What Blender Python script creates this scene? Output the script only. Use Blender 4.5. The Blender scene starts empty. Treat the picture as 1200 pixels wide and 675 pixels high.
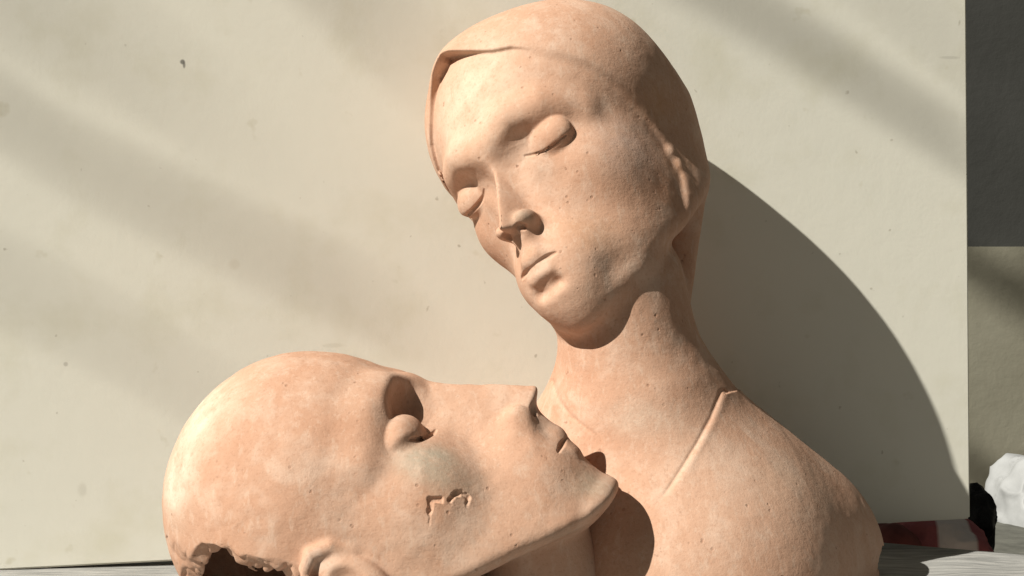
import bpy, bmesh, math, random
import numpy as np
from mathutils import Vector, Matrix

# ------------------------------------------------------------------ camera, world, sun, exposure
C = bpy.context.scene.collection
scene = bpy.context.scene
CAM_H = 0.184                       # lens height above the table top
FPX = 1809.0                        # focal length in photograph pixels (1200 wide)
cam = bpy.data.cameras.new('camera')
cam.sensor_width = 36.0
cam.lens = 36.0 * FPX / 1200.0
cam.clip_start = 0.01
cam.clip_end = 100.0
cam_o = bpy.data.objects.new('camera', cam)
C.objects.link(cam_o)
cam_o.location = (0, 0, CAM_H)
cam_o.rotation_euler = (math.radians(90), 0, 0)
scene.camera = cam_o

world = bpy.data.worlds.new('World')
scene.world = world
world.use_nodes = True
bg = world.node_tree.nodes['Background']
bg.inputs['Color'].default_value = (0.97, 0.96, 0.82, 1)
bg.inputs['Strength'].default_value = 0.048

SUN_DIR = Vector((1.44, 1.0, -1.47)).normalized()     # the way the light travels
sun = bpy.data.lights.new('sun', 'SUN')
sun.energy = 5.0
sun.angle = math.radians(0.5)
sun.color = (1.0, 0.955, 0.85)
sun_o = bpy.data.objects.new('sun', sun)
C.objects.link(sun_o)
sun_o.rotation_euler = SUN_DIR.to_track_quat('-Z', 'Y').to_euler()
sun_o.location = (-2, -1.5, 2.5)

vs = scene.view_settings
vs.view_transform = 'Standard'
vs.look = 'None'
vs.exposure = 0.36
vs.gamma = 1.0
vs.use_curve_mapping = False


def at(px, py, d):
    """the point seen at photograph pixel (px, py), d metres from the lens"""
    return np.array([(px - 600.0) / FPX * d, d, CAM_H - (py - 337.5) / FPX * d])


# ------------------------------------------------------------------ distance-field sculpting
def smin(a, b, k):
    h = np.maximum(k - np.abs(a - b), 0.0) / k
    return np.minimum(a, b) - h * h * k * 0.25


def smax(a, b, k):
    return -smin(-a, -b, k)


def ell(p, c, r):
    c = np.asarray(c, p.dtype); r = np.asarray(r, p.dtype)
    q = (p - c) / r
    k0 = np.sqrt((q * q).sum(1)) + 1e-9
    q2 = q / r
    k1 = np.sqrt((q2 * q2).sum(1)) + 1e-9
    return k0 * (k0 - 1.0) / k1


def cap(p, a, b, ra, rb=None):
    rb = ra if rb is None else rb
    a = np.asarray(a, p.dtype); b = np.asarray(b, p.dtype)
    ba = b - a
    pa = p - a
    h = np.clip((pa @ ba) / max(float(ba @ ba), 1e-12), 0, 1)
    d = pa - h[:, None] * ba
    return np.sqrt((d * d).sum(1)) - (ra + (rb - ra) * h)


def chain(p, pts, rad):
    d = None
    for i in range(len(pts) - 1):
        r0 = rad[i] if hasattr(rad, '__len__') else rad
        r1 = rad[i + 1] if hasattr(rad, '__len__') else rad
        c = cap(p, pts[i], pts[i + 1], r0, r1)
        d = c if d is None else np.minimum(d, c)
    return d


def curve(keys):
    """smooth interpolation through (t, value) keys, tabulated"""
    k = sorted(keys)
    t = np.array([a for a, _ in k]); v = np.array([b for _, b in k])
    h = np.diff(t); s = np.diff(v) / h
    m = np.zeros(len(t))
    m[1:-1] = np.where(s[:-1] * s[1:] > 0, 2 * s[:-1] * s[1:] / np.where(s[:-1] + s[1:] == 0, 1, s[:-1] + s[1:]), 0)
    m[0], m[-1] = s[0], s[-1]
    tt = np.linspace(t[0], t[-1], 600)
    i = np.clip(np.searchsorted(t, tt) - 1, 0, len(h) - 1)
    u = (tt - t[i]) / h[i]
    vv = ((2*u**3 - 3*u**2 + 1) * v[i] + (u**3 - 2*u**2 + u) * h[i] * m[i]
          + (-2*u**3 + 3*u**2) * v[i+1] + (u**3 - u**2) * h[i] * m[i+1])
    return lambda z: np.interp(z, tt, vv).astype(z.dtype)


_rs = np.random.RandomState(5)
_lat = _rs.rand(32, 32, 32).astype(np.float32)


def vnoise(p):
    """value noise in -1..1"""
    i = np.floor(p).astype(np.int64)
    f = (p - i).astype(np.float32)
    f = f * f * (3 - 2 * f)
    o = 0
    for dx in (0, 1):
        for dy in (0, 1):
            for dz in (0, 1):
                w = (f[:, 0] if dx else 1 - f[:, 0]) * (f[:, 1] if dy else 1 - f[:, 1]) * (f[:, 2] if dz else 1 - f[:, 2])
                o = o + w * _lat[(i[:, 0] + dx) & 31, (i[:, 1] + dy) & 31, (i[:, 2] + dz) & 31]
    return o * 2 - 1


def grad(F, P, e):
    k = np.array([[1, -1, -1], [-1, -1, 1], [-1, 1, -1], [1, 1, 1]], P.dtype)
    g = 0
    for a in k:
        g = g + a[None] * F(P + a[None] * e)[:, None]
    return g / (4 * e)


def chunked(F, n=400000):
    def G(P):
        if len(P) <= n:
            return F(P)
        return np.concatenate([F(P[i:i + n]) for i in range(0, len(P), n)])
    return G


QUICK = False


def polygonise(F, lo, hi, step, levels=2, fine=None, fine_levels=1):
    if QUICK:
        levels = 1
    """surface nets on a grid, then subdivide and pull every vertex onto the field"""
    F = chunked(F)
    lo = np.array(lo, np.float32); hi = np.array(hi, np.float32)
    n = np.ceil((hi - lo) / step).astype(int) + 1
    ax = [lo[i] + step * np.arange(n[i], dtype=np.float32) for i in range(3)]
    # coarse pass first, so that only blocks near the surface are sampled finely
    gx, gy, gz = np.meshgrid(*ax, indexing='ij')
    P = np.stack([gx.ravel(), gy.ravel(), gz.ravel()], 1)
    V = F(P).reshape(n)
    S = V < 0
    c = np.zeros(n - 1, int)
    for dx in (0, 1):
        for dy in (0, 1):
            for dz in (0, 1):
                c += S[dx:n[0]-1+dx, dy:n[1]-1+dy, dz:n[2]-1+dz]
    mixed = (c > 0) & (c < 8)
    idx = -np.ones(n - 1, int)
    idx[mixed] = np.arange(mixed.sum())
    ijk = np.argwhere(mixed)
    verts = (lo + (ijk + 0.5) * step).astype(np.float32)
    faces = []
    for a in range(3):
        b, d = (a + 1) % 3, (a + 2) % 3
        sl0 = [slice(None)] * 3; sl1 = [slice(None)] * 3
        sl0[a] = slice(0, -1); sl1[a] = slice(1, None)
        ch = S[tuple(sl0)] != S[tuple(sl1)]
        e = np.argwhere(ch)
        ok = (e[:, b] > 0) & (e[:, d] > 0) & (e[:, b] < n[b]-1) & (e[:, d] < n[d]-1)
        e = e[ok]
        inside = S[tuple(sl0)][tuple(e.T)]
        q = []
        for ob, od in ((-1, -1), (0, -1), (0, 0), (-1, 0)):
            t = e.copy(); t[:, b] += ob; t[:, d] += od
            q.append(idx[tuple(t.T)])
        q = np.stack(q, 1)
        q[~inside] = q[~inside][:, ::-1]
        faces.append(q)
    faces = np.concatenate(faces)
    faces = faces[(faces >= 0).all(1)]

    def project(verts, s, it):
        for _ in range(it):
            f = F(verts); g = grad(F, verts, np.float32(0.0004))
            g2 = np.maximum((g * g).sum(1), 0.05)
            d = np.clip(f / g2, -s * 2, s * 2)
            mv = g * d[:, None]
            l = np.sqrt((mv * mv).sum(1)) + 1e-9
            verts = verts - mv * np.minimum(1, s / l)[:, None]
        return verts

    def relax(verts, faces, w):
        acc = np.zeros_like(verts); cnt = np.zeros(len(verts), np.float32)
        cen = verts[faces].mean(1)
        for k in range(4):
            np.add.at(acc, faces[:, k], cen); np.add.at(cnt, faces[:, k], 1)
        return verts * (1 - w) + w * acc / np.maximum(cnt, 1)[:, None]

    verts = project(verts, step, 3)
    verts = project(relax(verts, faces, 0.6), step, 2)
    for lv in range(levels):
        nv = len(verts)
        e = np.concatenate([faces[:, [k, (k + 1) % 4]] for k in range(4)])
        es = np.sort(e, 1)
        key = es[:, 0] * nv + es[:, 1]
        u, inv = np.unique(key, return_inverse=True)
        mid = (verts[u // nv] + verts[u % nv]) * 0.5
        cen = verts[faces].mean(1)
        nf = len(faces)
        em = inv.reshape(4, nf).T + nv
        cc = np.arange(nf) + nv + len(u)
        verts = np.concatenate([verts, mid, cen]).astype(np.float32)
        faces = np.concatenate([np.stack([faces[:, k], em[:, k], cc, em[:, (k + 3) % 4]], 1) for k in range(4)])
        step *= 0.5
        verts = project(relax(verts, faces, 0.35), step, 1 if lv < levels - 1 else 2)
    # finer still where the features are (quads split in place; the rim of the patch stays on the coarse edges)
    for lv in range(0 if fine is None or QUICK else fine_levels):
        cen = verts[faces].mean(1)
        sel = fine(cen)
        keep, sub = faces[~sel], faces[sel]
        nv = len(verts); nf = len(sub)
        e = np.sort(np.concatenate([sub[:, [k, (k + 1) % 4]] for k in range(4)]), 1)
        key = e[:, 0] * nv + e[:, 1]
        u, inv, cnt = np.unique(key, return_inverse=True, return_counts=True)
        mid = (verts[u // nv] + verts[u % nv]) * 0.5
        em = inv.reshape(4, nf).T + nv
        cc = np.arange(nf) + nv + len(u)
        verts = np.concatenate([verts, mid, verts[sub].mean(1)]).astype(np.float32)
        sub = np.concatenate([np.stack([sub[:, k], em[:, k], cc, em[:, (k + 3) % 4]], 1) for k in range(4)])
        step *= 0.5
        free = np.zeros(len(verts), bool)
        free[sub.ravel()] = True
        free[keep.ravel()] = False
        free[nv:nv + len(u)] &= cnt > 1
        ids = np.nonzero(free)[0]
        v2 = relax(verts, sub, 0.35)
        verts[ids] = project(v2[ids], step, 2)
        faces = np.concatenate([keep, sub])
    nor = grad(F, verts, np.float32(0.0003))
    nor /= (np.sqrt((nor * nor).sum(1)) + 1e-9)[:, None]
    return verts, faces, nor


def link_mesh(name, verts, faces, nor, mat, parent=None, base=(0, 0, 0)):
    used = np.unique(faces)
    rm = -np.ones(len(verts), int); rm[used] = np.arange(len(used))
    v = verts[used] - np.array(base, np.float32); f = rm[faces]; nr = nor[used]
    me = bpy.data.meshes.new(name)
    me.vertices.add(len(v)); me.vertices.foreach_set('co', v.astype(np.float32).ravel())
    me.loops.add(f.size); me.loops.foreach_set('vertex_index', f.astype(np.int32).ravel())
    me.polygons.add(len(f))
    me.polygons.foreach_set('loop_start', np.arange(0, f.size, 4, dtype=np.int32))
    me.polygons.foreach_set('loop_total', np.full(len(f), 4, np.int32))
    me.polygons.foreach_set('use_smooth', np.ones(len(f), bool))
    me.update(calc_edges=True)
    me.validate()
    me.normals_split_custom_set_from_vertices(nr.tolist())
    me.materials.append(mat)
    o = bpy.data.objects.new(name, me)
    C.objects.link(o)
    if parent is not None:
        o.parent = parent
    else:
        o.location = base
    return o


def thing(name, label, cat, loc=(0, 0, 0), group=None):
    o = bpy.data.objects.new(name, None)
    o.empty_display_size = 0.05
    C.objects.link(o)
    o.location = loc
    o['label'] = label; o['category'] = cat
    if group:
        o['group'] = group
    return o


def tag(o, label, cat, group=None):
    o['label'] = label; o['category'] = cat
    if group:
        o['group'] = group
    return o


def structure(o):
    o['kind'] = 'structure'
    return o


# ------------------------------------------------------------------ materials
class NT:
    def __init__(self, name):
        self.m = bpy.data.materials.new(name); self.m.use_nodes = True
        self.t = self.m.node_tree
        self.b = self.t.nodes['Principled BSDF']
        self.co = self.t.nodes.new('ShaderNodeTexCoord').outputs['Object']

    def n(self, kind, **kw):
        nd = self.t.nodes.new(kind)
        for k, v in kw.items():
            if k in nd.inputs:
                if hasattr(v, 'node'):
                    self.t.links.new(v, nd.inputs[k])
                else:
                    nd.inputs[k].default_value = v
            else:
                setattr(nd, k, v)
        return nd

    def link(self, a, b):
        self.t.links.new(a, b)

    def noise(self, scale, detail=3, rough=0.55, vec=None, dist=0.0):
        nd = self.n('ShaderNodeTexNoise', Scale=scale, Detail=detail, Roughness=rough, Distortion=dist)
        self.link(vec if vec is not None else self.co, nd.inputs['Vector'])
        return nd.outputs['Fac']

    def mapped(self, scale=(1, 1, 1), loc=(0, 0, 0), rot=(0, 0, 0)):
        nd = self.n('ShaderNodeMapping')
        nd.inputs['Scale'].default_value = scale; nd.inputs['Location'].default_value = loc; nd.inputs['Rotation'].default_value = rot
        self.link(self.co, nd.inputs['Vector'])
        return nd.outputs['Vector']

    def ramp(self, fac, stops):
        nd = self.n('ShaderNodeValToRGB')
        el = nd.color_ramp.elements
        while len(el) < len(stops):
            el.new(0.5)
        for e, (p, c) in zip(el, stops):
            e.position = p
            e.color = (c, c, c, 1) if not hasattr(c, '__len__') else (*c, 1)
        self.link(fac, nd.inputs['Fac'])
        return nd.outputs['Color']

    def mix(self, fac, a, b, mode='MIX'):
        nd = self.n('ShaderNodeMix', data_type='RGBA', blend_type=mode)
        for s, v in ((0, fac), (6, a), (7, b)):
            if hasattr(v, 'node'):
                self.link(v, nd.inputs[s])
            else:
                nd.inputs[s].default_value = v if not hasattr(v, '__len__') else ((*v, 1) if len(v) == 3 else v)
        return nd.outputs[2]

    def math(self, op, a, b=0.0, clamp=False):
        nd = self.n('ShaderNodeMath', operation=op, use_clamp=clamp)
        for i, v in enumerate((a, b)):
            if hasattr(v, 'node'):
                self.link(v, nd.inputs[i])
            else:
                nd.inputs[i].default_value = v
        return nd.outputs[0]

    def blob(self, c, r, soft=0.5):
        """1 inside an ellipsoidal patch around local point c, fading to 0"""
        v = self.n('ShaderNodeVectorMath', operation='SUBTRACT'); self.link(self.co, v.inputs[0]); v.inputs[1].default_value = c
        d = self.n('ShaderNodeVectorMath', operation='DIVIDE'); self.link(v.outputs[0], d.inputs[0]); d.inputs[1].default_value = r
        l = self.n('ShaderNodeVectorMath', operation='LENGTH'); self.link(d.outputs[0], l.inputs[0])
        mr = self.n('ShaderNodeMapRange', interpolation_type='SMOOTHSTEP')
        self.link(l.outputs['Value'], mr.inputs['Value'])
        mr.inputs['From Min'].default_value = 1.0; mr.inputs['From Max'].default_value = soft
        return mr.outputs[0]

    def bump(self, h, strength, dist):
        nd = self.n('ShaderNodeBump', Strength=strength, Distance=dist)
        self.link(h, nd.inputs['Height'])
        return nd

    def done(self, color, rough=0.8, spec=0.25, normal=None):
        if hasattr(color, 'node'):
            self.link(color, self.b.inputs['Base Color'])
        else:
            self.b.inputs['Base Color'].default_value = (*color, 1)
        if hasattr(rough, 'node'):
            self.link(rough, self.b.inputs['Roughness'])
        else:
            self.b.inputs['Roughness'].default_value = rough
        self.b.inputs['Specular IOR Level'].default_value = spec
        if normal is not None:
            self.link(normal, self.b.inputs['Normal'])
        return self.m


def clay(name, patches=()):
    t = NT(name)
    big = t.noise(11, 4, 0.6)
    mid = t.noise(45, 4, 0.65, dist=0.4)
    fine = t.noise(520, 4, 0.7)
    col = t.mix(t.ramp(big, [(0.32, 0), (0.7, 1)]), (0.51, 0.292, 0.195), (0.60, 0.388, 0.280))
    col = t.mix(t.math('MULTIPLY', t.ramp(mid, [(0.48, 0), (0.68, 1)]), 0.55), col, (0.66, 0.48, 0.375))
    col = t.mix(t.math('MULTIPLY', t.ramp(t.noise(28, 5, 0.7), [(0.55, 0), (0.75, 1)]), 0.45), col, (0.45, 0.215, 0.12))
    for c, r, colr, amt, soft in patches:
        nz = t.ramp(t.noise(60, 5, 0.7), [(0.34, 0.15), (0.62, 1)])
        col = t.mix(t.math('MULTIPLY', t.math('MULTIPLY', t.blob(c, r, soft), nz), amt), col, colr)
    col = t.mix(t.math('MULTIPLY', t.ramp(fine, [(0.32, 1), (0.48, 0)]), 0.26), col, (0.30, 0.13, 0.07))
    grain = t.noise(240, 4, 0.75, vec=t.mapped((1, 1, .35), rot=(.3, .5, .1)))
    col = t.mix(t.math('MULTIPLY', t.ramp(grain, [(0.54, 0), (0.64, 1)]), 0.24), col, (0.70, 0.55, 0.44))
    vor = t.n('ShaderNodeTexVoronoi', Scale=170); t.link(t.co, vor.inputs['Vector'])
    speck = t.math('MULTIPLY', t.ramp(vor.outputs['Distance'], [(0.10, 1), (0.20, 0)]), t.ramp(t.noise(55, 2, .5), [(0.56, 0), (0.62, 1)]))
    col = t.mix(t.math('MULTIPLY', speck, 0.38), col, (0.24, 0.105, 0.06))
    pits = t.noise(150, 2, 0.5)
    pit = t.ramp(pits, [(0.20, 0), (0.27, 1)])
    col = t.mix(t.math('MULTIPLY', t.math('SUBTRACT', 1.0, pit), 0.6), col, (0.22, 0.09, 0.05))
    h = t.math('ADD', t.math('MULTIPLY', t.noise(95, 5, 0.6), 0.6), t.math('MULTIPLY', fine, 0.34))
    h = t.math('ADD', h, t.math('MULTIPLY', pit, 0.4))
    h = t.math('SUBTRACT', h, t.math('MULTIPLY', speck, 0.35))
    scr = t.noise(60, 3, 0.6, vec=t.mapped((1, 1, 6), rot=(0.5, 0.9, 0.2)))
    h = t.math('ADD', h, t.math('MULTIPLY', scr, 0.12))
    b = t.bump(h, 0.6, 0.0012)
    return t.done(col, 0.85, 0.2, b.outputs['Normal'])


# ------------------------------------------------------------------ the head both sculptures share
def pose(fwd_up_right, t, s):
    R = np.array(fwd_up_right, np.float64)
    u, _, vt = np.linalg.svd(R); R = u @ vt
    return R.astype(np.float32), np.array(t, np.float32), np.float32(s)


def to_local(P, ps):
    R, t, s = ps
    return ((P - t) @ R) / s


def to_world(X, ps):
    R, t, s = ps
    return X @ R.T * s + t


BASE = dict(
    cran_c=(0, -.014, .030), cran_r=(.0735, .097, .086),
    w=[(-.135, .016), (-.125, .026), (-.112, .038), (-.095, .050), (-.075, .058), (-.05, .063), (-.025, .066), (0, .0675), (.03, .068), (.08, .06)],
    yf=[(-.135, .080), (-.125, .090), (-.112, .097), (-.098, .0925), (-.085, .0935), (-.06, .091), (-.03, .087), (0, .086), (.025, .0915), (.05, .088), (.08, .072)],
    yc=[(-.135, .050), (-.11, .040), (-.08, .016), (-.05, .002), (0, -.004), (.08, -.01)],
    jaw=(-.068, -.60), nexp=2.0,
    ridge=[(-.056, .112), (-.050, .1165), (-.044, .1165), (-.03, .1115), (-.01, .1030), (.004, .0985), (.02, .0965), (.035, .090)],
    ridge_soft=.0035, ridge_k=1.25, nose_under=(-.0535, .22),
    wing=(.0118, .097, -.049), nostril=(.0062, .1035, -.0555),
    mouth_z=-.0775, mouth_w=.0185, mouth_y=.1015, gape=.0014,
    eye=(.0325, .0655, -.0035), eye_r=(.0185, .0155, .0125), slit=-.0075, sock_y=.094, sock_z=0.0, sock_r=(.0235, .022, .0145),
)


def head_field(p, H):
    x, y, z = p[:, 0], p[:, 1], p[:, 2]
    ax = np.abs(x)
    q = np.stack([ax, y, z], 1)
    cran = ell(p, H['cran_c'], H['cran_r'])
    w = H['_w'](z); yf = H['_yf'](z); yc = H['_yc'](z)
    d = np.where(y > yc, yf - yc, .075)
    n = H['nexp']
    u = ax / w; v = np.abs(y - yc) / d
    k = (u ** n + v ** n) ** (1.0 / n) + 1e-6
    rr = np.sqrt(ax * ax + (y - yc) ** 2) + 1e-6
    face = rr * (1 - 1 / k)
    face = np.maximum(face, -.03)
    jz, js = H['jaw']
    face = smax(face, -(z - jz - js * y) / math.sqrt(1 + js * js), H.get('jaw_k', .014))
    face = smax(face, z - .06, .04)
    f = smin(cran, face, .022)
    m = (y > -.03) & (z > -.15) & (z < .075) & (f < .06)         # the features lie in front
    if m.any():
        f[m] = face_features(f[m], q[m], H)
    return f


def face_features(f, q, H):
    ax, y, z = q[:, 0], q[:, 1], q[:, 2]
    # cheekbones and chin
    fy = H.get('face_y', 0)
    f = smin(f, ell(q, H.get('cheek', (.044, .044 + fy, -.020)), H.get('cheek_r', (.020, .028, .022))), .02)
    f = smin(f, ell(q, H.get('chin', (0, .083, -.113)), H.get('chin_r', (.021, .0165, .0145))), .014)
    if 'jaw_edge' in H:
        f = smax(f, H['chin_end'] - z, .012)
        jz, js = H['jaw_edge']
        f = smax(f, -(z - jz - js * y) / math.sqrt(1 + js * js), .013)
    # brow: a soft bar that drops to a crisp edge over the socket
    f = smin(f, chain(q, [(.006, .084 + fy + H.get('brow', 0), .014), (.022, .083 + fy + H.get('brow', 0), .0215), (.040, .0705 + fy + H.get('brow', 0), .021), (.054, .047 + fy, .012)], [.009, .009, .0085, .0075]), .014)
    # sockets
    ex, ey, ez = H['eye']
    f = smax(f, -ell(q, (ex + H.get('sock_dx', -.001), H['sock_y'], H['sock_z']), H['sock_r']), .005 + .010 * np.clip((.004 - z) / .010, 0, 1).astype(np.float32))
    tr = H.get('trough', 0)
    if tr:
        f = smax(f, -ell(q, (.0150, .1000 + fy, -.0110), (.0085, .0165 + tr, .0190)), .008)
    # nose: a wedge with a crisp ridge
    rd = H['_ridge'](z)
    kk = H['ridge_k']; a = H['ridge_soft']
    nose = (y - rd + kk * (np.sqrt(ax * ax + a * a) - a)) / math.sqrt(1 + kk * kk)
    nz, ns = H['nose_under']
    nose = smax(nose, -(z - nz - ns * (y - .1 - fy)) / math.sqrt(1 + ns * ns), .004)
    nose = smax(nose, z - .024, .012)
    nose = smax(nose, ax - .026, .004)
    nose = smax(nose, .055 + fy - y, .004)
    f = smin(f, nose, .005)
    # lids and eyeball
    er = H['eye_r']
    ball = ell(q, (ex, ey, ez), er)
    f = smin(f, ball, H.get('ball_k', .0025))
    sn = H.get('slant', 0.0)
    sl = H['slit'] + .0030 * ((ax - ex) / .0145) ** 2 + sn * (ax - ex)
    lid = ell(q, (ex, ey + .0004, ez + .0006), (er[0] + .0008, er[1] + .0010, er[2] + .0010))
    lid = smax(lid, sl - z, .0018)
    f = smin(f, lid, .0018)
    if '_eye_slit' in H:
        f = smax(f, -chain(q, *H['_eye_slit']), .0009)
    # wings and nostrils
    wx, wy, wz = H['wing']
    f = smin(f, ell(q, (wx, wy, wz), H.get('wing_r', (.0068, .0105, .0078))), H.get('wing_k', .0045))
    f = smax(f, -ell(q, H['nostril'], H.get('nostril_r', (.0036, .0075, .0045))), .002)
    # mouth
    mz, mw, my = H['mouth_z'], H['mouth_w'], H['mouth_y']
    ls = H.get('lip_s', 1.0)
    if 'muzzle' in H:
        o_, zc, rx, ry, rz = H['muzzle']
        f = smin(f, ell(q, (0, my - o_, -zc), (rx, ry, rz)), .016)
    else:
        f = smin(f, ell(q, (0, my - .0265, mz), (.030, .0265, .026)), .016)
    f = smin(f, chain(q, [(0, my + .0005 + H.get('lips', 0), mz + .0052), (mw * .32, my + H.get('lips', 0), mz + .0062), (mw * .7, my - .0042, mz + .0036), (mw, my - .0095, mz + .0008)], [.0042 * ls, .0042 * ls, .0032 * ls, .0014]), .004)
    f = smin(f, chain(q, [(0, my - .0010 + H.get('lips', 0), mz - .0058), (mw * .45, my - .0024 + H.get('lips', 0), mz - .0052), (mw * .85, my - .0085, mz - .0015)], [.0050 * ls, .0046 * ls, .0020]), .004)
    if '_mouth_slit' in H:
        f = smax(f, -chain(q, *H['_mouth_slit']), .0009)
    fd = H.get('fold', .0035)
    if fd > .0005:
        f = smax(f, -chain(q, [(0, my + .0010 - fd * .5, mz - .0165), (mw * .5, my - .0025 - fd * .5, mz - .0155)], [fd, fd * .6]), .009)
    if H.get('philtrum', True) is None:
        pass
    elif H.get('philtrum', True):
        f = smax(f, -chain(q, [(0, my + .0065, mz + .0115), (0, my + .006, mz + .0175)], .0028), .004)
    else:
        f = smin(f, chain(q, [(0, H['phil'][0], mz + .0070), (0, H['phil'][1], mz + .0200)], H['phil'][2]), .010)
    return f


def head_params(**kw):
    H = dict(BASE); H.update(kw)
    for k in ('w', 'yf', 'yc', 'ridge'):
        H['_' + k] = curve(H[k])

    def front(xs, zs):
        """the depth of the uncut face at each (x, z)"""
        out = []
        for x, z in zip(xs, zs):
            ys = np.linspace(.135, .03, 900, dtype=np.float32)
            f = head_field(np.stack([np.full(900, x, np.float32), ys, np.full(900, z, np.float32)], 1), H)
            out.append((float(x), float(ys[np.argmax(f < 0)]), float(z)))
        return out

    u = np.linspace(H.get('slit_in', -.90), 1, 11)
    ex = H['eye'][0]
    eye = front(ex + u * .0150, H['slit'] + .0030 * u ** 2 - .0006 + H.get('slant', 0.0) * u * .0150)
    v = np.linspace(0, 1.04, 9)
    mouth = front(v * H['mouth_w'], H['mouth_z'] + H.get('gup', 0) + .0008 * np.sin(v * 2.2) - .0003)
    H['_eye_slit'] = (eye, list(H.get('slit_r', .0015) * (.45 + .55 * np.sin(np.linspace(.05, 3.09, 11)) ** .7)))
    H['_mouth_slit'] = (mouth, list(H['gape'] * (1 - .5 * v ** 3)))
    return H

# ------------------------------------------------------------------ the bust
PW = pose(np.array([[-0.6815, -0.6094, -0.4052], [0.5164, -0.7928, 0.3238], [-0.5186, 0.0114, 0.855]]), (0.0418, 0.9816, 0.2547), .898)
HW = head_params(
    cran_c=(0.0000, 0.0050, 0.0551), cran_r=(0.0830, 0.0815, 0.0693),
    w=[(-0.1350, 0.0154), (-0.1250, 0.0254), (-0.1120, 0.0372), (-0.0950, 0.0499), (-0.0750, 0.0599), (-0.0500, 0.0639), (-0.0250, 0.0665), (0.0000, 0.0732), (0.0300, 0.0790), (0.0800, 0.0766)],
    yf=[(-0.1350, 0.0738), (-0.1250, 0.0830), (-0.1120, 0.0889), (-0.0980, 0.0854), (-0.0850, 0.0893), (-0.0600, 0.0905), (-0.0300, 0.0902), (0.0000, 0.0950), (0.0250, 0.0983), (0.0500, 0.0934), (0.0800, 0.0767)],
    yc=[(-0.1350, 0.0212), (-0.1100, 0.0112), (-0.0800, -0.0128), (-0.0500, -0.0268), (0.0000, -0.0328), (0.0800, -0.0388)],
    ridge=[(-0.0560, 0.1157), (-0.0500, 0.1205), (-0.0440, 0.1179), (-0.0300, 0.1116), (-0.0100, 0.1018), (0.0040, 0.0955), (0.0200, 0.0941), (0.0350, 0.0878)],
    eye=(0.0338, 0.0746, -0.0004), chin=(0.0000, 0.0820, -0.0978), jaw=(-0.0774, -0.6097), nexp=2.111,
    slit=-0.00737, sock_z=0.00240, mouth_z=-0.07787, mouth_w=0.01494, mouth_y=0.10244, slant=-0.096,
    sock_y=0.1058, sock_dx=.0008, sock_r=(.0186, .022, .0116), eye_r=(.0180, .0100, .0126), slit_r=.0014, ball_k=.0022, lip_s=.82, philtrum=False, phil=(.0995, .1005, .0050), gup=.0009, wing=(0.0098, 0.1022, -0.0462), wing_r=(.0048, .0095, .0056), nostril_r=(.0030, .0060, .0036), ridge_k=4.2, ridge_soft=.0034, trough=.001, wing_k=.006,
    nose_under=(-.0512, -.05), nostril=(.0062, 0.1082, -.0525), fold=.0020, gape=.0024, face_y=.0085, cheek=(.043, .046, -.022), cheek_r=(.018, .026, .022))


FACE_OPENING = np.array([(-.053, .0600), (-.0413, .0697), (-.0293, .0750), (-.0179, .0826), (-.0081, .0893), (.0024, .0966), (.0096, .0998), (.0123, .0970), (.0221, .0917), (.0319, .0806), (.0421, .0660), (.0519, .0551),
                         (.060, .040), (.072, .015), (.072, -.04), (.05, -.10), (.0, -.15), (-.06, -.15), (-.06, .054)], np.float32)
SCARF_EDGE = curve([(-.2, .02), (-.10, .004), (-.0591, -.0035), (-.0359, -.0104), (-.0112, .0014), (.0137, .0258), (.0364, .0504), (.0551, .0689), (.0705, .0776), (.12, .10)])
NECKLINE = [(645, 450), (652, 472), (668, 492), (694, 512), (722, 560), (745, 606), (758, 604), (768, 598), (785, 578), (803, 550), (820, 522), (836, 492), (848, 462)]
NECK = np.array([at(a, b, .90)[[0, 2]] for a, b in NECKLINE + [(885, 452), (1000, 300), (1000, 150), (640, 150)]], np.float32)


def inside_polygon(u, v, poly):
    r = np.zeros(len(u), bool)
    for (x0, y0), (x1, y1) in zip(poly, np.roll(poly, -1, 0)):
        if y0 == y1:
            continue
        c = ((y0 > v) != (y1 > v)) & (u < (x1 - x0) * (v - y0) / (y1 - y0) + x0)
        r ^= c
    return r


def polyline_distance(u, v, poly):
    d = np.full(len(u), 1.0, np.float32)
    for (x0, y0), (x1, y1) in zip(poly[:-1], poly[1:]):
        bx, by = x1 - x0, y1 - y0
        h = np.clip(((u - x0) * bx + (v - y0) * by) / (bx * bx + by * by), 0, 1)
        d = np.minimum(d, np.hypot(u - x0 - h * bx, v - y0 - h * by))
    return d


def neckline(P):
    """metres from the neck opening of the robe, negative inside it; seen through the slant of the chest"""
    k = .90 / P[:, 1]
    u, v = P[:, 0] * k, (P[:, 2] - CAM_H) * k + CAM_H
    d = polyline_distance(u, v, NECK[:-4])
    return np.where(inside_polygon(u, v, NECK), -d, d)


def in_scarf(X):
    plane = X[:, 1] - SCARF_EDGE(X[:, 2])
    face = (plane > 0) & (X[:, 0] < -.045)
    face |= (X[:, 0] >= -.045) & (X[:, 1] > .0) & inside_polygon(X[:, 0], X[:, 2], FACE_OPENING)
    return ~face


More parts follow.
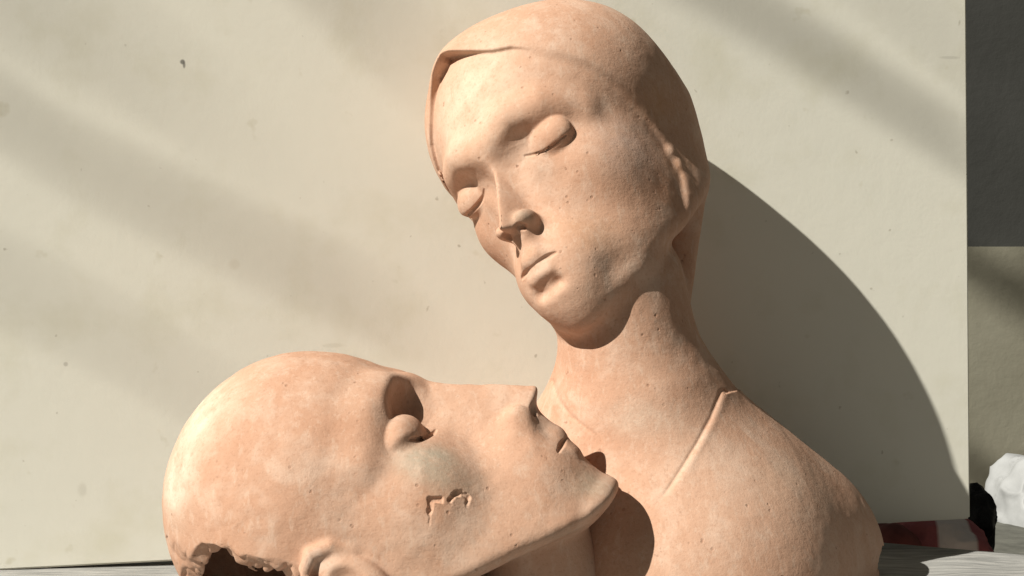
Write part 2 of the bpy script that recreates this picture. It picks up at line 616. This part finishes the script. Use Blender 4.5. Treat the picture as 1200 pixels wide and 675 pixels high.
def bust_head(X):
    f = head_field(X, HW)
    x, y, z = X[:, 0], X[:, 1], X[:, 2]
    q = y - SCARF_EDGE(z)                                   # scarf where negative
    m = (z > -.09) & (f < .03)
    t = np.full(len(x), .0, np.float32)
    back = np.clip((.070 - y) / .02, 0, 1)
    tp = .0034 / (1 + np.exp(np.clip(q / .0014, -30, 30)))
    # her right side: the scarf stands well off the brow, most of all at the corner
    d = polyline_distance(x[m], z[m], FACE_OPENING[:13])
    s = np.where(inside_polygon(x[m], z[m], FACE_OPENING), -d, d)
    amt = .0032 + .0080 * np.exp(-((x[m] - .009) ** 2 + (z[m] - .0985) ** 2) / .024 ** 2)
    amt = amt * np.clip((z[m] - .005) / .03, 0, 1)
    tr = amt / (1 + np.exp(np.clip(-(s - .0006) / .0006, -30, 30)))
    k = np.clip(y[m] / .03, 0, 1)
    tr = tr * k + .0034 * (1 - k)
    w = np.clip((x[m] + .056) / .016, 0, 1)
    t[m] = tp[m] * (1 - w) + tr * w
    t *= np.clip((z + .088) / .03, 0, 1)
    t += .0075 * np.exp(-((x + .062) ** 2 + (y + .020) ** 2 + (z - .075) ** 2) / .040 ** 2)
    f = f - t
    for c in ((-.0660, -.0090, -.0240), (-.0652, -.0118, -.0340)):
        f = smin(f, ell(X, c, (.0032, .0026, .0036)), .004)
    f = smin(f, ell(X, (-.040, .022, -.028), (.0215, .036, .040)), .026)
    # hairline crack in the brow
    f = smax(f, -chain(X, [(.0108, .0823, .0759), (.0119, .0852, .0680), (.0128, .0876, .0609)], [.0007, .0013, .0007]), .0005)
    return f


def bust_body(P):
    f = cap(P, at(728, 335, .950), at(745, 448, .948), .0390, .0440)
    f = smin(f, cap(P, at(709, 335, .922), at(738, 455, .922), .026, .031), .028)
    f = smin(f, cap(P, at(746, 480, .945), at(748, 560, .965), .046, .058), .022)
    for sx in (1, -1):
        def m(px, py, d):
            return at(745 + sx * (px - 745), py, d)
        g = cap(P, m(775, 512, .965), m(940, 612, .990), .028, .032)
        g = smin(g, cap(P, m(870, 650, .965), m(972, 658, .988), .042, .028), .04)
        f = smin(f, g, .045)
    f = smin(f, cap(P, at(803, 225, 1.0), at(788, 350, .975), .0125, .0115), .012)
    f = smin(f, ell(P, at(785, 698, .961), (.110, .124, .117)), .05)
    # the arm ends in a rough break
    bite = ell(P, at(1033, 660, .978), (.0105, .030, .0120)) + .0030 * vnoise(P * 150) + .0012 * vnoise(P * 420)
    f = smax(f, -bite, .0012)
    f = smax(f, .0008 - P[:, 2], .002)
    return f


def bust_field(P):
    hd = np.full(len(P), .5, np.float32)
    m = P[:, 2] > .125
    if m.any():
        hd[m] = bust_head(to_local(P[m], PW)) * PW[2]
    bd = np.full(len(P), .5, np.float32)
    low = P[:, 2] < .27
    if low.any():
        bd[low] = robed_body(P[low])
    f = smin(hd, bd, .008)
    return f - .00038 * vnoise(P * 42) - .00010 * vnoise(P * 170)


def face_box(X):
    ax = np.abs(X[:, 0])
    eye = (ax > .008) & (ax < .055) & (np.abs(X[:, 2]) < .024) & (X[:, 1] > .05)
    mouth = (ax < .030) & (X[:, 2] < -.036) & (X[:, 2] > -.094) & (X[:, 1] > .07)
    return eye | mouth


def bust_detail(P):
    X = to_local(P, PW)
    edge = (X[:, 0] > -.03) & (X[:, 0] < .058) & (X[:, 1] > .05) & (X[:, 2] > .045)
    return (P[:, 2] > .13) & (face_box(X) | edge)


def robed_body(P):
    bd = bust_body(P)
    fr = np.clip((.990 - P[:, 1]) / .030, 0, 1)
    s = neckline(P)
    step = .0007 * np.clip((P[:, 0] - .065) / .03, 0, 1) / (1 + np.exp(np.clip(-s / .0011, -30, 30)))
    right = np.clip((P[:, 0] - .085) / .02, 0, 1) 
    ridge = .0003 * right * np.exp(-((s - .001) / .0022) ** 2) - (.0006 - .0001 * right) * np.exp(-((s + .0020) / .0012) ** 2)
    fade = np.clip((P[:, 2] - (.094 - .044 * np.clip((P[:, 0] - .04) / .06, 0, 1))) / .014, 0, 1)
    return bd - (.0007 + (step + ridge - .0007) * fade * fr)


CLAY_BUST = clay('terracotta_bust', [
    ((-.103, -.055, .301), (.050, .05, .060), (.70, .56, .43), .7, .1),
    ((-.0741, -.1013, .2267), (.013, .02, .014), (.37, .31, .24), .6, .1),
    ((-.0115, -.0669, .2665), (.036, .04, .030), (.62, .44, .36), .7, .2),
    ((-.0143, -.1042, .1098), (.045, .03, .016), (.66, .50, .39), .7, .2),
    ((.0093, -.0343, .2983), (.035, .03, .022), (.52, .29, .16), .6, .2),
    ((.0200, -.0200, .2550), (.020, .04, .025), (.55, .27, .13), .6, .2),
    ((-.0358, -.0957, .2172), (.028, .03, .020), (.52, .29, .17), .5, .2),
    ((.0853, -.0789, .0675), (.05, .05, .03), (.60, .43, .32), .5, .2),
    ((.1560, -.010, .0090), (.012, .04, .014), (.34, .12, .06), .8, .4)])
CLAY_HEAD = clay('terracotta_reclining_head', [
    ((.0554, -.0524, .0936), (.026, .03, .016), (.37, .325, .255), .85, .25),
    ((.0700, -.0537, .0830), (.022, .03, .012), (.40, .33, .25), .6, .2),
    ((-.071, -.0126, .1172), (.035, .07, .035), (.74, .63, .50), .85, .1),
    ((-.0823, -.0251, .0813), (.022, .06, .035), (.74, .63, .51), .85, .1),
    ((.1414, -.027, .0779), (.020, .03, .012), (.46, .37, .28), .6, .2),
    ((.1200, -.030, .0550), (.028, .03, .008), (.36, .32, .26), .7, .2),
    ((.0016, -.0686, .0447), (.012, .02, .008), (.68, .58, .50), .7, .3),
    ((.015, -.025, .128), (.05, .06, .02), (.57, .38, .28), .6, .2)])

v, fc, nr = polygonise(bust_field, (-.12, .82, -.004), (.26, 1.10, .375), .0027, fine=bust_detail)
print('bust', len(v), len(fc))
bust = thing('bust', 'terracotta bust of a woman in a headscarf, tilting her head over the reclining head', 'sculpture', (.08, .985, 0))
cen = v[fc].mean(1)
X = to_local(cen, PW)
hd = bust_head(X) * PW[2]
on_head = hd < bust_body(cen) + .0005
scarf = in_scarf(X) & on_head & (X[:, 2] > -.10)
robe = ~on_head & ((neckline(cen) > 0) | (cen[:, 1] > .965)) & (cen[:, 2] < .155)
for name, sel in (('head', ~scarf & ~robe), ('headscarf', scarf), ('robe', robe)):
    link_mesh(name, v, fc[sel], nr, CLAY_BUST, bust, (.08, .985, 0))

# ------------------------------------------------------------------ the reclining head
PL = pose(np.array([[-0.0973, 0.4263, -0.8993], [-0.9949, -0.0161, 0.1001], [0.0282, 0.9045, 0.4256]]), (-0.0833, 0.8661, 0.0407), 1.03)
HL = head_params(
    cran_c=(0.0, 0.0085, 0.0425), cran_r=(0.0672, 0.0796, 0.0739),
    w=[(-0.135, 0.016), (-0.125, 0.026), (-0.112, 0.038), (-0.095, 0.05), (-0.075, 0.0582), (-0.05, 0.063), (-0.025, 0.066), (0.0, 0.0674), (0.03, 0.0678), (0.08, 0.0599)],
    yf=[(-0.135, 0.0783), (-0.125, 0.0877), (-0.112, 0.0932), (-0.098, 0.0873), (-0.085, 0.0875), (-0.06, 0.0867), (-0.03, 0.083), (0.0, 0.0808), (0.025, 0.0837), (0.05, 0.0804), (0.08, 0.0664)],
    ridge=[(-0.056, 0.1156), (-0.05, 0.1182), (-0.044, 0.1159), (-0.03, 0.1097), (-0.01, 0.1008), (0.004, 0.0961), (0.02, 0.0939), (0.035, 0.0877)],
    eye=(0.0325, 0.0612, 0.0010), chin=(0.0, 0.0684, -0.1013), jaw=(-0.0525, -0.85), jaw_k=.013, jaw_edge=(-.0535, -.85), chin_end=-.1130, philtrum=False, fold=0, lips=-.0003, muzzle=(.0240, .0685, .034, .0285, .030), phil=(.0975, .0985, .0052),
    slit=-0.01028, sock_z=0.00488, mouth_z=-0.07524, mouth_w=0.01909, mouth_y=0.0943, slant=0.22,
    cheek=(.042, .040, -.022), cheek_r=(.020, .026, .024), gape=.0021, slit_in=-.62, brow=-.0015, eye_r=(.0200, .0150, .0120),
    ridge_k=2.1, ridge_soft=.006, wing=(.0125, .0965, -.0475), wing_r=(.0052, .0095, .0070), wing_k=.0035, nostril=(.0075, .1040, -.0545), nostril_r=(.0042, .0085, .0045), nose_under=(-.0530, .10))


_cut = curve([(-.20, -.30), (-.03, -.16), (0, -.062), (.008, -.022), (.0157, -.0138), (.028, -.0159), (.0435, -.0206), (.0555, -.0175), (.0685, -.0275), (.081, -.0346), (.09, -.0342), (.0965, -.0418), (.12, -.05)])


_rim = curve([(-.2, .07), (.02, .070), (.04, .069), (.0555, .0655), (.0685, .056), (.081, .044), (.09, .037), (.0965, .020), (.12, .0)])


def on_cheek(pts, lift=0.0):
    """points (y, z) moved out sideways onto the surface of the near cheek"""
    out = []
    for y, z in pts:
        xs = np.linspace(.03, .085, 400, dtype=np.float32)
        f = head_field(np.stack([xs, np.full(400, y, np.float32), np.full(400, z, np.float32)], 1), HL)
        out.append((float(xs[np.argmax(f > 0)]) + lift, y, z))
    return out


CHIP = [on_cheek([(.0360, -.0338), (.0420, -.0312), (.0480, -.0290), (.0500, -.0325), (.0490, -.0350)], .0003),
        on_cheek([(.0490, -.0375), (.0545, -.0378), (.0570, -.0410), (.0560, -.0445), (.0520, -.0460)], .0003)]


def reclining_head(X):
    f = head_field(X, HL)
    # ear on the near side
    ear = ell(X, (.0690, -.006, -.012), (.0075, .0135, .022))
    rim = chain(X, [(.0670, .006, -.004), (.0705, .005, .006), (.0730, -.002, .0128), (.0765, -.012, .0120), (.0785, -.019, .0020), (.0770, -.019, -.014), (.0735, -.011, -.030), (.0690, -.003, -.036)],
                [.0026, .0030, .0032, .0034, .0034, .0034, .0032, .003])
    ear = smin(ear, rim, .003)
    ear = smax(ear, -ell(X, (.0775, -.005, -.010), (.0055, .0075, .0100)), .003)
    f = smin(f, ear, .004)
    # two chips in the cheek, the clay torn up beside them
    rough = .0009 * vnoise(X * 330) + .0004 * vnoise(X * 700)
    f = smax(f, rough - chain(X, CHIP[0], [.0005, .0013, .0019, .0016, .0006]), .0006)
    f = smax(f, rough - chain(X, CHIP[1], [.0006, .0018, .0016, .0014, .0006]), .0006)
    return f


def lying_detail(P):
    X = to_local(P, PL)
    chip = (X[:, 0] > .045) & (X[:, 1] > .028) & (X[:, 1] < .068) & (X[:, 2] < -.020) & (X[:, 2] > -.055)
    rim = (X[:, 0] > .0) & (X[:, 1] < .0) & (X[:, 2] > .01)
    return chip | rim | (face_box(X) & (X[:, 0] > -.03))


def lying_field(P):
    X = to_local(P, PL)
    f = reclining_head(X)
    z = X[:, 2]
    flat = np.stack([X[:, 0], .3 * X[:, 1], z], 1)
    jag = .0046 * vnoise(flat * 75) + .0016 * (1 - 2 * np.abs(vnoise(flat * 190 + 3)))
    cut = _cut(z) + jag - .8 * np.maximum(_rim(z) - X[:, 0], 0)
    hollow = head_field(X, HL) + .0075 - .0012 * vnoise(X * 90)
    g = f - .0005 * vnoise(P * 42 + 7) - .00018 * vnoise(P * 170)
    g = smax(g, (cut - X[:, 1]) * .5, .0012)
    inner = smax(hollow, -.062 - z, .01)
    g = smax(g, -inner, .002)
    g = smin(g, (cap(P, at(630, 640, .870), at(652, 745, .872), .0310, .0330) - .0005 * vnoise(P * 42)) / PL[2], .004)
    return smax(g * PL[2], .0008 - P[:, 2], .001)


v, fc, nr = polygonise(lying_field, (-.27, .72, -.03), (.10, 1.0, .17), .0027, fine=lying_detail)
print('lying', len(v), len(fc))
o = link_mesh('reclining_head', v, fc, nr, CLAY_HEAD, None, (-.1, .86, 0))
tag(o, 'hollow terracotta head lying face up with a jagged broken opening', 'sculpture')

# ------------------------------------------------------------------ board
def box_mesh(bm_, lo, hi):
    r = bmesh.ops.create_cube(bm_, size=1)
    for v_ in r['verts']:
        v_.co = Vector([lo[k] + (hi[k] - lo[k]) * (v_.co[k] + .5) for k in range(3)])
    return r['verts']


def obj(name, bm_, mat, parent=None, smooth=False):
    me = bpy.data.meshes.new(name)
    bmesh.ops.recalc_face_normals(bm_, faces=bm_.faces)
    bm_.to_mesh(me); bm_.free()
    me.materials.append(mat)
    if smooth:
        for f_ in me.polygons:
            f_.use_smooth = True
    o_ = bpy.data.objects.new(name, me)
    C.objects.link(o_)
    if parent is not None:
        o_.parent = parent
    return o_


t = NT('off_white_board')
big = t.noise(3.2, 4, 0.55)
col = t.mix(t.ramp(big, [(.35, 0), (.68, 1)]), (.70, .69, .615), (.735, .72, .635))
col = t.mix(t.math('MULTIPLY', t.ramp(t.noise(16, 5, .6), [(.52, 0), (.72, 1)]), .50), col, (.60, .58, .46))
col = t.mix(t.math('MULTIPLY', t.ramp(t.noise(42, 3, .6), [(.66, 0), (.76, 1)]), .5), col, (.52, .49, .37))
col = t.mix(t.math('MULTIPLY', t.ramp(t.noise(120, 2, .5), [(.72, 0), (.78, 1)]), .6), col, (.36, .33, .26))
for c, r, a, k in (((.152, 0, .335), (.0022, .02, .0022), .8, (.10, .10, .09)), ((.153, 0, .333), (.0012, .02, .003), .7, (.12, .11, .10)),
                   ((.165, 0, .098), (.006, .02, .006), .30, (.50, .47, .30)), ((.185, 0, .200), (.005, .02, .005), .22, (.52, .46, .35)),
                   ((.145, 0, .030), (.006, .02, .006), .30, (.45, .43, .36)), ((.085, 0, .052), (.004, .02, .006), .30, (.45, .43, .36)),
                   ((.075, 0, .135), (.002, .02, .002), .5, (.35, .33, .28)), ((.690, 0, .345), (.010, .02, .0015), .35, (.40, .39, .34)),
                   ((.773, 0, .012), (.010, .02, .012), .35, (.58, .50, .24)), ((.250, 0, .145), (.010, .02, .002), .25, (.45, .42, .33))):
    col = t.mix(t.math('MULTIPLY', t.blob(c, r, .4), a), col, k)
h = t.math('ADD', t.math('MULTIPLY', t.noise(60, 4, .6), .6), t.math('MULTIPLY', t.noise(400, 2, .5), .15))
BOARD = t.done(col, t.math('ADD', t.math('MULTIPLY', big, .2), .55), .25, t.bump(h, .25, .0012).outputs['Normal'])

bl = Vector(at(-60, 671.5, 1.006)); br = Vector(at(1137, 608, 1.106))
dx = (br - bl); W = dx.length
bm = bmesh.new()
box_mesh(bm, (0, 0, 0), (W, .012, .62))
lean = math.atan2(dx.z, math.hypot(dx.x, dx.y))
for v_ in bm.verts:
    if v_.co.z < .1:
        v_.co.z += (lean - .008) * v_.co.x          # the bottom edge is cut a little out of square
bmesh.ops.bevel(bm, geom=bm.edges[:], offset=.0012, segments=2, affect='EDGES')
board = obj('backing_board', bm, BOARD)
board.location = bl
board.rotation_euler = (0, -.008, math.atan2(dx.y, dx.x))
tag(board, 'off-white painted board standing upright behind both terracotta sculptures', 'board')

# ------------------------------------------------------------------ table with its cloth
def sheet(name, outline, z, thick, mat, parent=None):
    b_ = bmesh.new()
    top = [b_.verts.new((x, y, z)) for x, y in outline]
    bot = [b_.verts.new((x, y, z - thick)) for x, y in outline]
    b_.faces.new(top); b_.faces.new(bot[::-1])
    for k in range(len(outline)):
        m_ = (k + 1) % len(outline)
        b_.faces.new((top[k], bot[k], bot[m_], top[m_]))
    return obj(name, b_, mat, parent)


t = NT('linen')
stripe = t.noise(26, 4, .6, vec=t.mapped((1, 7, 1), rot=(0, 0, math.radians(8))))
wv = t.n('ShaderNodeTexWave', Scale=330, Distortion=.6, Detail=1); t.link(t.co, wv.inputs['Vector'])
col = t.mix(t.ramp(stripe, [(.36, 0), (.64, 1)]), (.25, .25, .245), (.43, .425, .41))
hh = t.math('ADD', t.math('MULTIPLY', stripe, 1.0), t.math('MULTIPLY', wv.outputs['Fac'], .06))
LINEN = t.done(col, .9, .15, t.bump(hh, .6, .004).outputs['Normal'])
WOOD = NT('table_wood').done((.20, .13, .08), .6)
table = thing('table', 'table under the pale cloth that carries the sculptures', 'table', (0, .9, -.03))
E0, E1 = Vector((.27, 1.1226)), Vector((.3555, 1.0718))
ed = (E1 - E0).normalized(); en = Vector((-ed.y, ed.x))
if en.y > 0:
    en = -en
A0 = E0 - ed * .95; A1 = E0 + ed * .55
outl = [tuple(A0), tuple(A1), tuple(A1 + en * .85), tuple(A0 + en * .85)]
loc = [(x, y - .9) for x, y in outl]
sheet('tabletop', [(x * .985, y * .985) for x, y in loc], .0275, .025, WOOD, table)
for x, y in loc:
    b_ = bmesh.new()
    box_mesh(b_, (x * .9 - .02, y * .9 - .02, -.70), (x * .9 + .02, y * .9 + .02, .002))
    obj('leg', b_, WOOD, table)
# the cloth: a wavy sheet that turns down over the table edge
nx_, ny_ = 150, 85
vv = []; ff = []
for i_ in range(nx_ + 1):
    for j_ in range(ny_ + 1):
        a_ = i_ / nx_ * 1.54 - .02; c_ = j_ / ny_ * .95 - .05
        p_ = A0 + ed * a_ + en * max(c_, -.006)
        drop = max(0, -c_ - .004)
        z_ = -drop - .0008 + (.0014 * math.sin(a_ * 95 + 3 * math.sin(c_ * 21)) * math.sin(c_ * 40 + a_ * 9) if a_ > .97 and drop == 0 else 0)
        z_ = min(z_, .0012)
        vv.append((p_.x - en.x * .006 * math.sin(a_ * 50) * min(1, drop * 40), p_.y - en.y * .006 * math.sin(a_ * 50) * min(1, drop * 40), z_))
for i_ in range(nx_):
    for j_ in range(ny_):
        k_ = i_ * (ny_ + 1) + j_
        ff.append((k_, k_ + 1, k_ + ny_ + 2, k_ + ny_ + 1))
me = bpy.data.meshes.new('tablecloth'); me.from_pydata(vv, [], ff)
for f_ in me.polygons:
    f_.use_smooth = True
me.materials.append(LINEN)
o = bpy.data.objects.new('tablecloth', me); C.objects.link(o)
tag(o, 'pale grey linen cloth spread under the sculptures, turned over the table edge', 'tablecloth')

# ------------------------------------------------------------------ the clutter behind the table on the right
def lump(name, c, r, mat, seed, amp, freq=30, parent=None, flat=None):
    """crumpled cloth: a wrinkled rounded heap with a flat underside"""
    b_ = bmesh.new()
    bmesh.ops.create_icosphere(b_, subdivisions=6, radius=1)
    P = np.array([v_.co for v_ in b_.verts], np.float32)
    Q = np.sign(P) * np.abs(P) ** .75
    Q = Q * np.array(r, np.float32)
    n1 = vnoise(Q * freq + seed); n2 = 1 - np.abs(vnoise(Q * freq * 2.1 + seed * 3))
    Q = Q + P * (amp * (n1 + .7 * n2))[:, None]
    if flat is not None:
        Q[:, 2] = np.maximum(Q[:, 2], flat)
    for v_, q_ in zip(b_.verts, Q):
        v_.co = q_.tolist()
    o_ = obj(name, b_, mat, parent, True)
    o_.location = c
    return o_


def plain(name, c, rough=.85, scale=40, dark=.6, bump=.3):
    t_ = NT(name)
    n_ = t_.noise(scale, 4, .6)
    col_ = t_.mix(t_.ramp(n_, [(.35, 0), (.7, 1)]), tuple(k * dark for k in c), c)
    return t_.done(col_, rough, .2, t_.bump(t_.noise(scale * 4, 3, .6), bump, .002).outputs['Normal'])


t = NT('red_white_cotton')
wv = t.n('ShaderNodeTexWave', wave_type='BANDS', bands_direction='X', Scale=5.2, Distortion=1.2, Detail=1); t.link(t.co, wv.inputs['Vector'])
wv.inputs['Phase Offset'].default_value = 2.2
col = t.mix(t.ramp(wv.outputs['Fac'], [(.42, 0), (.56, 1)]), (.38, .125, .14), (.80, .73, .73))
COTTON = t.done(col, .9, .15, t.bump(t.noise(130, 4, .6), .4, .002).outputs['Normal'])
RED = plain('dark_red_cotton', (.24, .075, .07))
BENCH_Z = -.085
b_ = bmesh.new(); box_mesh(b_, (-.25, -.13, -.02), (.65, .70, 0))
bench = thing('bench', 'low bench behind the table holding the heap of cloths', 'bench', (.36, 1.33, BENCH_Z))
obj('seat', b_, plain('grey_board', (.16, .16, .14)), bench)
for x in (-.2, .6):
    for y in (-.1, .65):
        b_ = bmesh.new(); box_mesh(b_, (x - .02, y - .02, -.64), (x + .02, y + .02, -.02)); obj('leg', b_, WOOD, bench)
o = lump('folded_cloth', at(1095, 640, 1.30) + [0, 0, -.018], (.045, .05, .040), COTTON, 3, .007, 45, None, -.046)
tag(o, 'crumpled pink and white cloth showing below the lower right corner of the board', 'cloth')
o = lump('folded_cloth', at(1045, 634, 1.27) + [0, 0, -.020], (.022, .035, .032), RED, 9, .003, 40, None, -.05)
tag(o, 'dark red cloth peeping out beside the broken shoulder of the bust', 'cloth')
BLACK = plain('black_nylon', (.022, .022, .024), .6, 60, .5, .8)
o = lump('bag', at(1140, 610, 1.41) + [0, 0, -.015], (.014, .03, .048), BLACK, 14, .006, 60, None, -.055)
tag(o, 'small black bag behind the lower right corner of the board', 'bag')
WHITE = plain('white_plastic', (.40, .41, .42), .5, 20, .75)
o = lump('plastic_bag', at(1222, 622, 1.80) + [0, 0, -.004], (.056, .06, .088), WHITE, 21, .012, 34, None, -.081)
tag(o, 'white crumpled plastic bag at the right edge beyond the table', 'plastic bag')

# ------------------------------------------------------------------ the room wall far behind
t = NT('dado_plaster')
col = t.mix(t.ramp(t.noise(5, 4, .6), [(.35, 0), (.7, 1)]), (.20, .19, .145), (.245, .235, .185))
DADO = t.done(col, .8, .2, t.bump(t.noise(60, 4, .6), .3, .003).outputs['Normal'])
t = NT('grey_wall_paint')
col = t.mix(t.ramp(t.noise(4, 4, .6), [(.35, 0), (.7, 1)]), (.042, .043, .040), (.052, .053, .050))
GREY = t.done(col, .7, .2, t.bump(t.noise(60, 4, .6), .3, .003).outputs['Normal'])
WY = 2.2
zed = CAM_H + (337.5 - 289) / FPX * WY
b_ = bmesh.new(); box_mesh(b_, (-2.2, 0, -.76), (3.2, .12, zed))
o = structure(obj('wall', b_, DADO)); o.location = (0, WY, 0)
b_ = bmesh.new(); box_mesh(b_, (-2.2, .02, zed), (3.2, .12, zed + 1.6))
o = structure(obj('wall', b_, GREY)); o.location = (0, WY, 0)
b_ = bmesh.new(); box_mesh(b_, (-4, -3, -.80), (4, 3.2, -.76))
t = NT('floor_boards')
FLOORM = t.done(t.mix(t.noise(8, 4, .6, vec=t.mapped((1, 12, 1))), (.16, .12, .085), (.24, .185, .13)), .6, .3)
o = structure(obj('floor', b_, FLOORM))

# ------------------------------------------------------------------ made-up branch, unseen, added to throw soft shadow streaks on board and wall
def on_board(px, py):
    n_ = Vector((dx.y, -dx.x, 0)).normalized()
    ray = Vector(((px - 600) / FPX, 1, -(py - 337.5) / FPX))
    o_ = Vector((0, 0, CAM_H))
    k = (bl - o_).dot(n_) / ray.dot(n_)
    return o_ + ray * k


sd = SUN_DIR


def on_wall(px, py):
    return Vector(at(px, py, WY))


SHADOW_LIMBS = [  # (board pixel, metres towards the sun) along each limb, then its thickness
    ([(-420, 330, 3.6), (-330, 60, 3.7), (-180, -140, 3.8), (150, -235, 3.9), (520, -230, 3.9), (850, -190, 3.8), (1250, -240, 3.8)], .020, .012),
    ([(-350, 90, 3.7), (-120, 60, 3.4), (60, 170, 3.1), (230, 255, 3.0), (380, 325, 3.0), (470, 365, 3.0)], .013, .007),
    ([(-390, 240, 3.6), (-150, 270, 3.5), (40, 345, 3.4), (180, 420, 3.4), (300, 500, 3.4)], .011, .005),
    ([(150, -235, 3.9), (300, -110, 4.3), (420, 0, 4.5), (520, 90, 4.6)], .020, .012),
    ([(520, -230, 3.9), (700, -100, 3.0), (880, 10, 2.7), (1000, 88, 2.6), (1150, 185, 2.6)], .015, .012),
    ([(-180, -140, 3.8), (-60, -40, 4.2), (120, 40, 4.4), (230, 110, 4.5)], .016, .008),
    ([(850, -190, 3.8), (980, -60, 3.6), (1080, 20, 3.5), (1180, 110, 3.5)], .008, .005),
    ([(1500, 40, 3.9), (1300, 200, 3.9), (1215, 350, 3.9), (1130, 300, 3.9), (1000, 230, 3.9)], .035, .030),  # this limb and the next are added to shade the far wall
    ([(1500, 40, 3.9), (1420, 420, 3.9), (1230, 590, 3.9), (1130, 540, 3.9), (1000, 480, 3.9)], .035, .030),
]
bm = bmesh.new()
THICK = .50
for pts, r0, r1 in SHADOW_LIMBS:
    P_ = [(on_board(a_, c_) if pts is not SHADOW_LIMBS[-1][0] and pts is not SHADOW_LIMBS[-2][0] else on_wall(a_, c_)) - sd * d_ * 1.75 for a_, c_, d_ in pts]
    # smooth the limb and wobble it a little
    Q_ = []
    for k in range(len(P_) - 1):
        a_, b1, b2, c_ = P_[max(k - 1, 0)], P_[k], P_[k + 1], P_[min(k + 2, len(P_) - 1)]
        for s_ in range(8):
            u_ = s_ / 8
            Q_.append(.5 * ((2 * b1) + (b2 - a_) * u_ + (2 * a_ - 5 * b1 + 4 * b2 - c_) * u_ ** 2 + (3 * b1 - a_ - 3 * b2 + c_) * u_ ** 3))
    Q_.append(P_[-1])
    prev = None
    for k, q_ in enumerate(Q_):
        d_ = (Q_[min(k + 1, len(Q_) - 1)] - Q_[max(k - 1, 0)]).normalized()
        x_ = d_.orthogonal().normalized() if prev is None else (px_ - d_ * px_.dot(d_)).normalized()
        px_ = x_
        y_ = d_.cross(x_)
        r_ = (r0 + (r1 - r0) * k / (len(Q_) - 1)) * THICK * (1 + .12 * math.sin(k * 1.7))
        ring = [bm.verts.new(q_ + (x_ * math.cos(w_ * math.pi / 5) + y_ * math.sin(w_ * math.pi / 5)) * r_) for w_ in range(10)]
        if prev:
            for w_ in range(10):
                bm.faces.new((prev[w_], prev[(w_ + 1) % 10], ring[(w_ + 1) % 10], ring[w_]))
        prev = ring
BARK = plain('bark', (.14, .10, .07), .9, 60)
o = obj('shadow_branch', bm, BARK, None, True)
tag(o, 'unseen forked branch added to cast the soft slanting shadow streaks', 'branch')
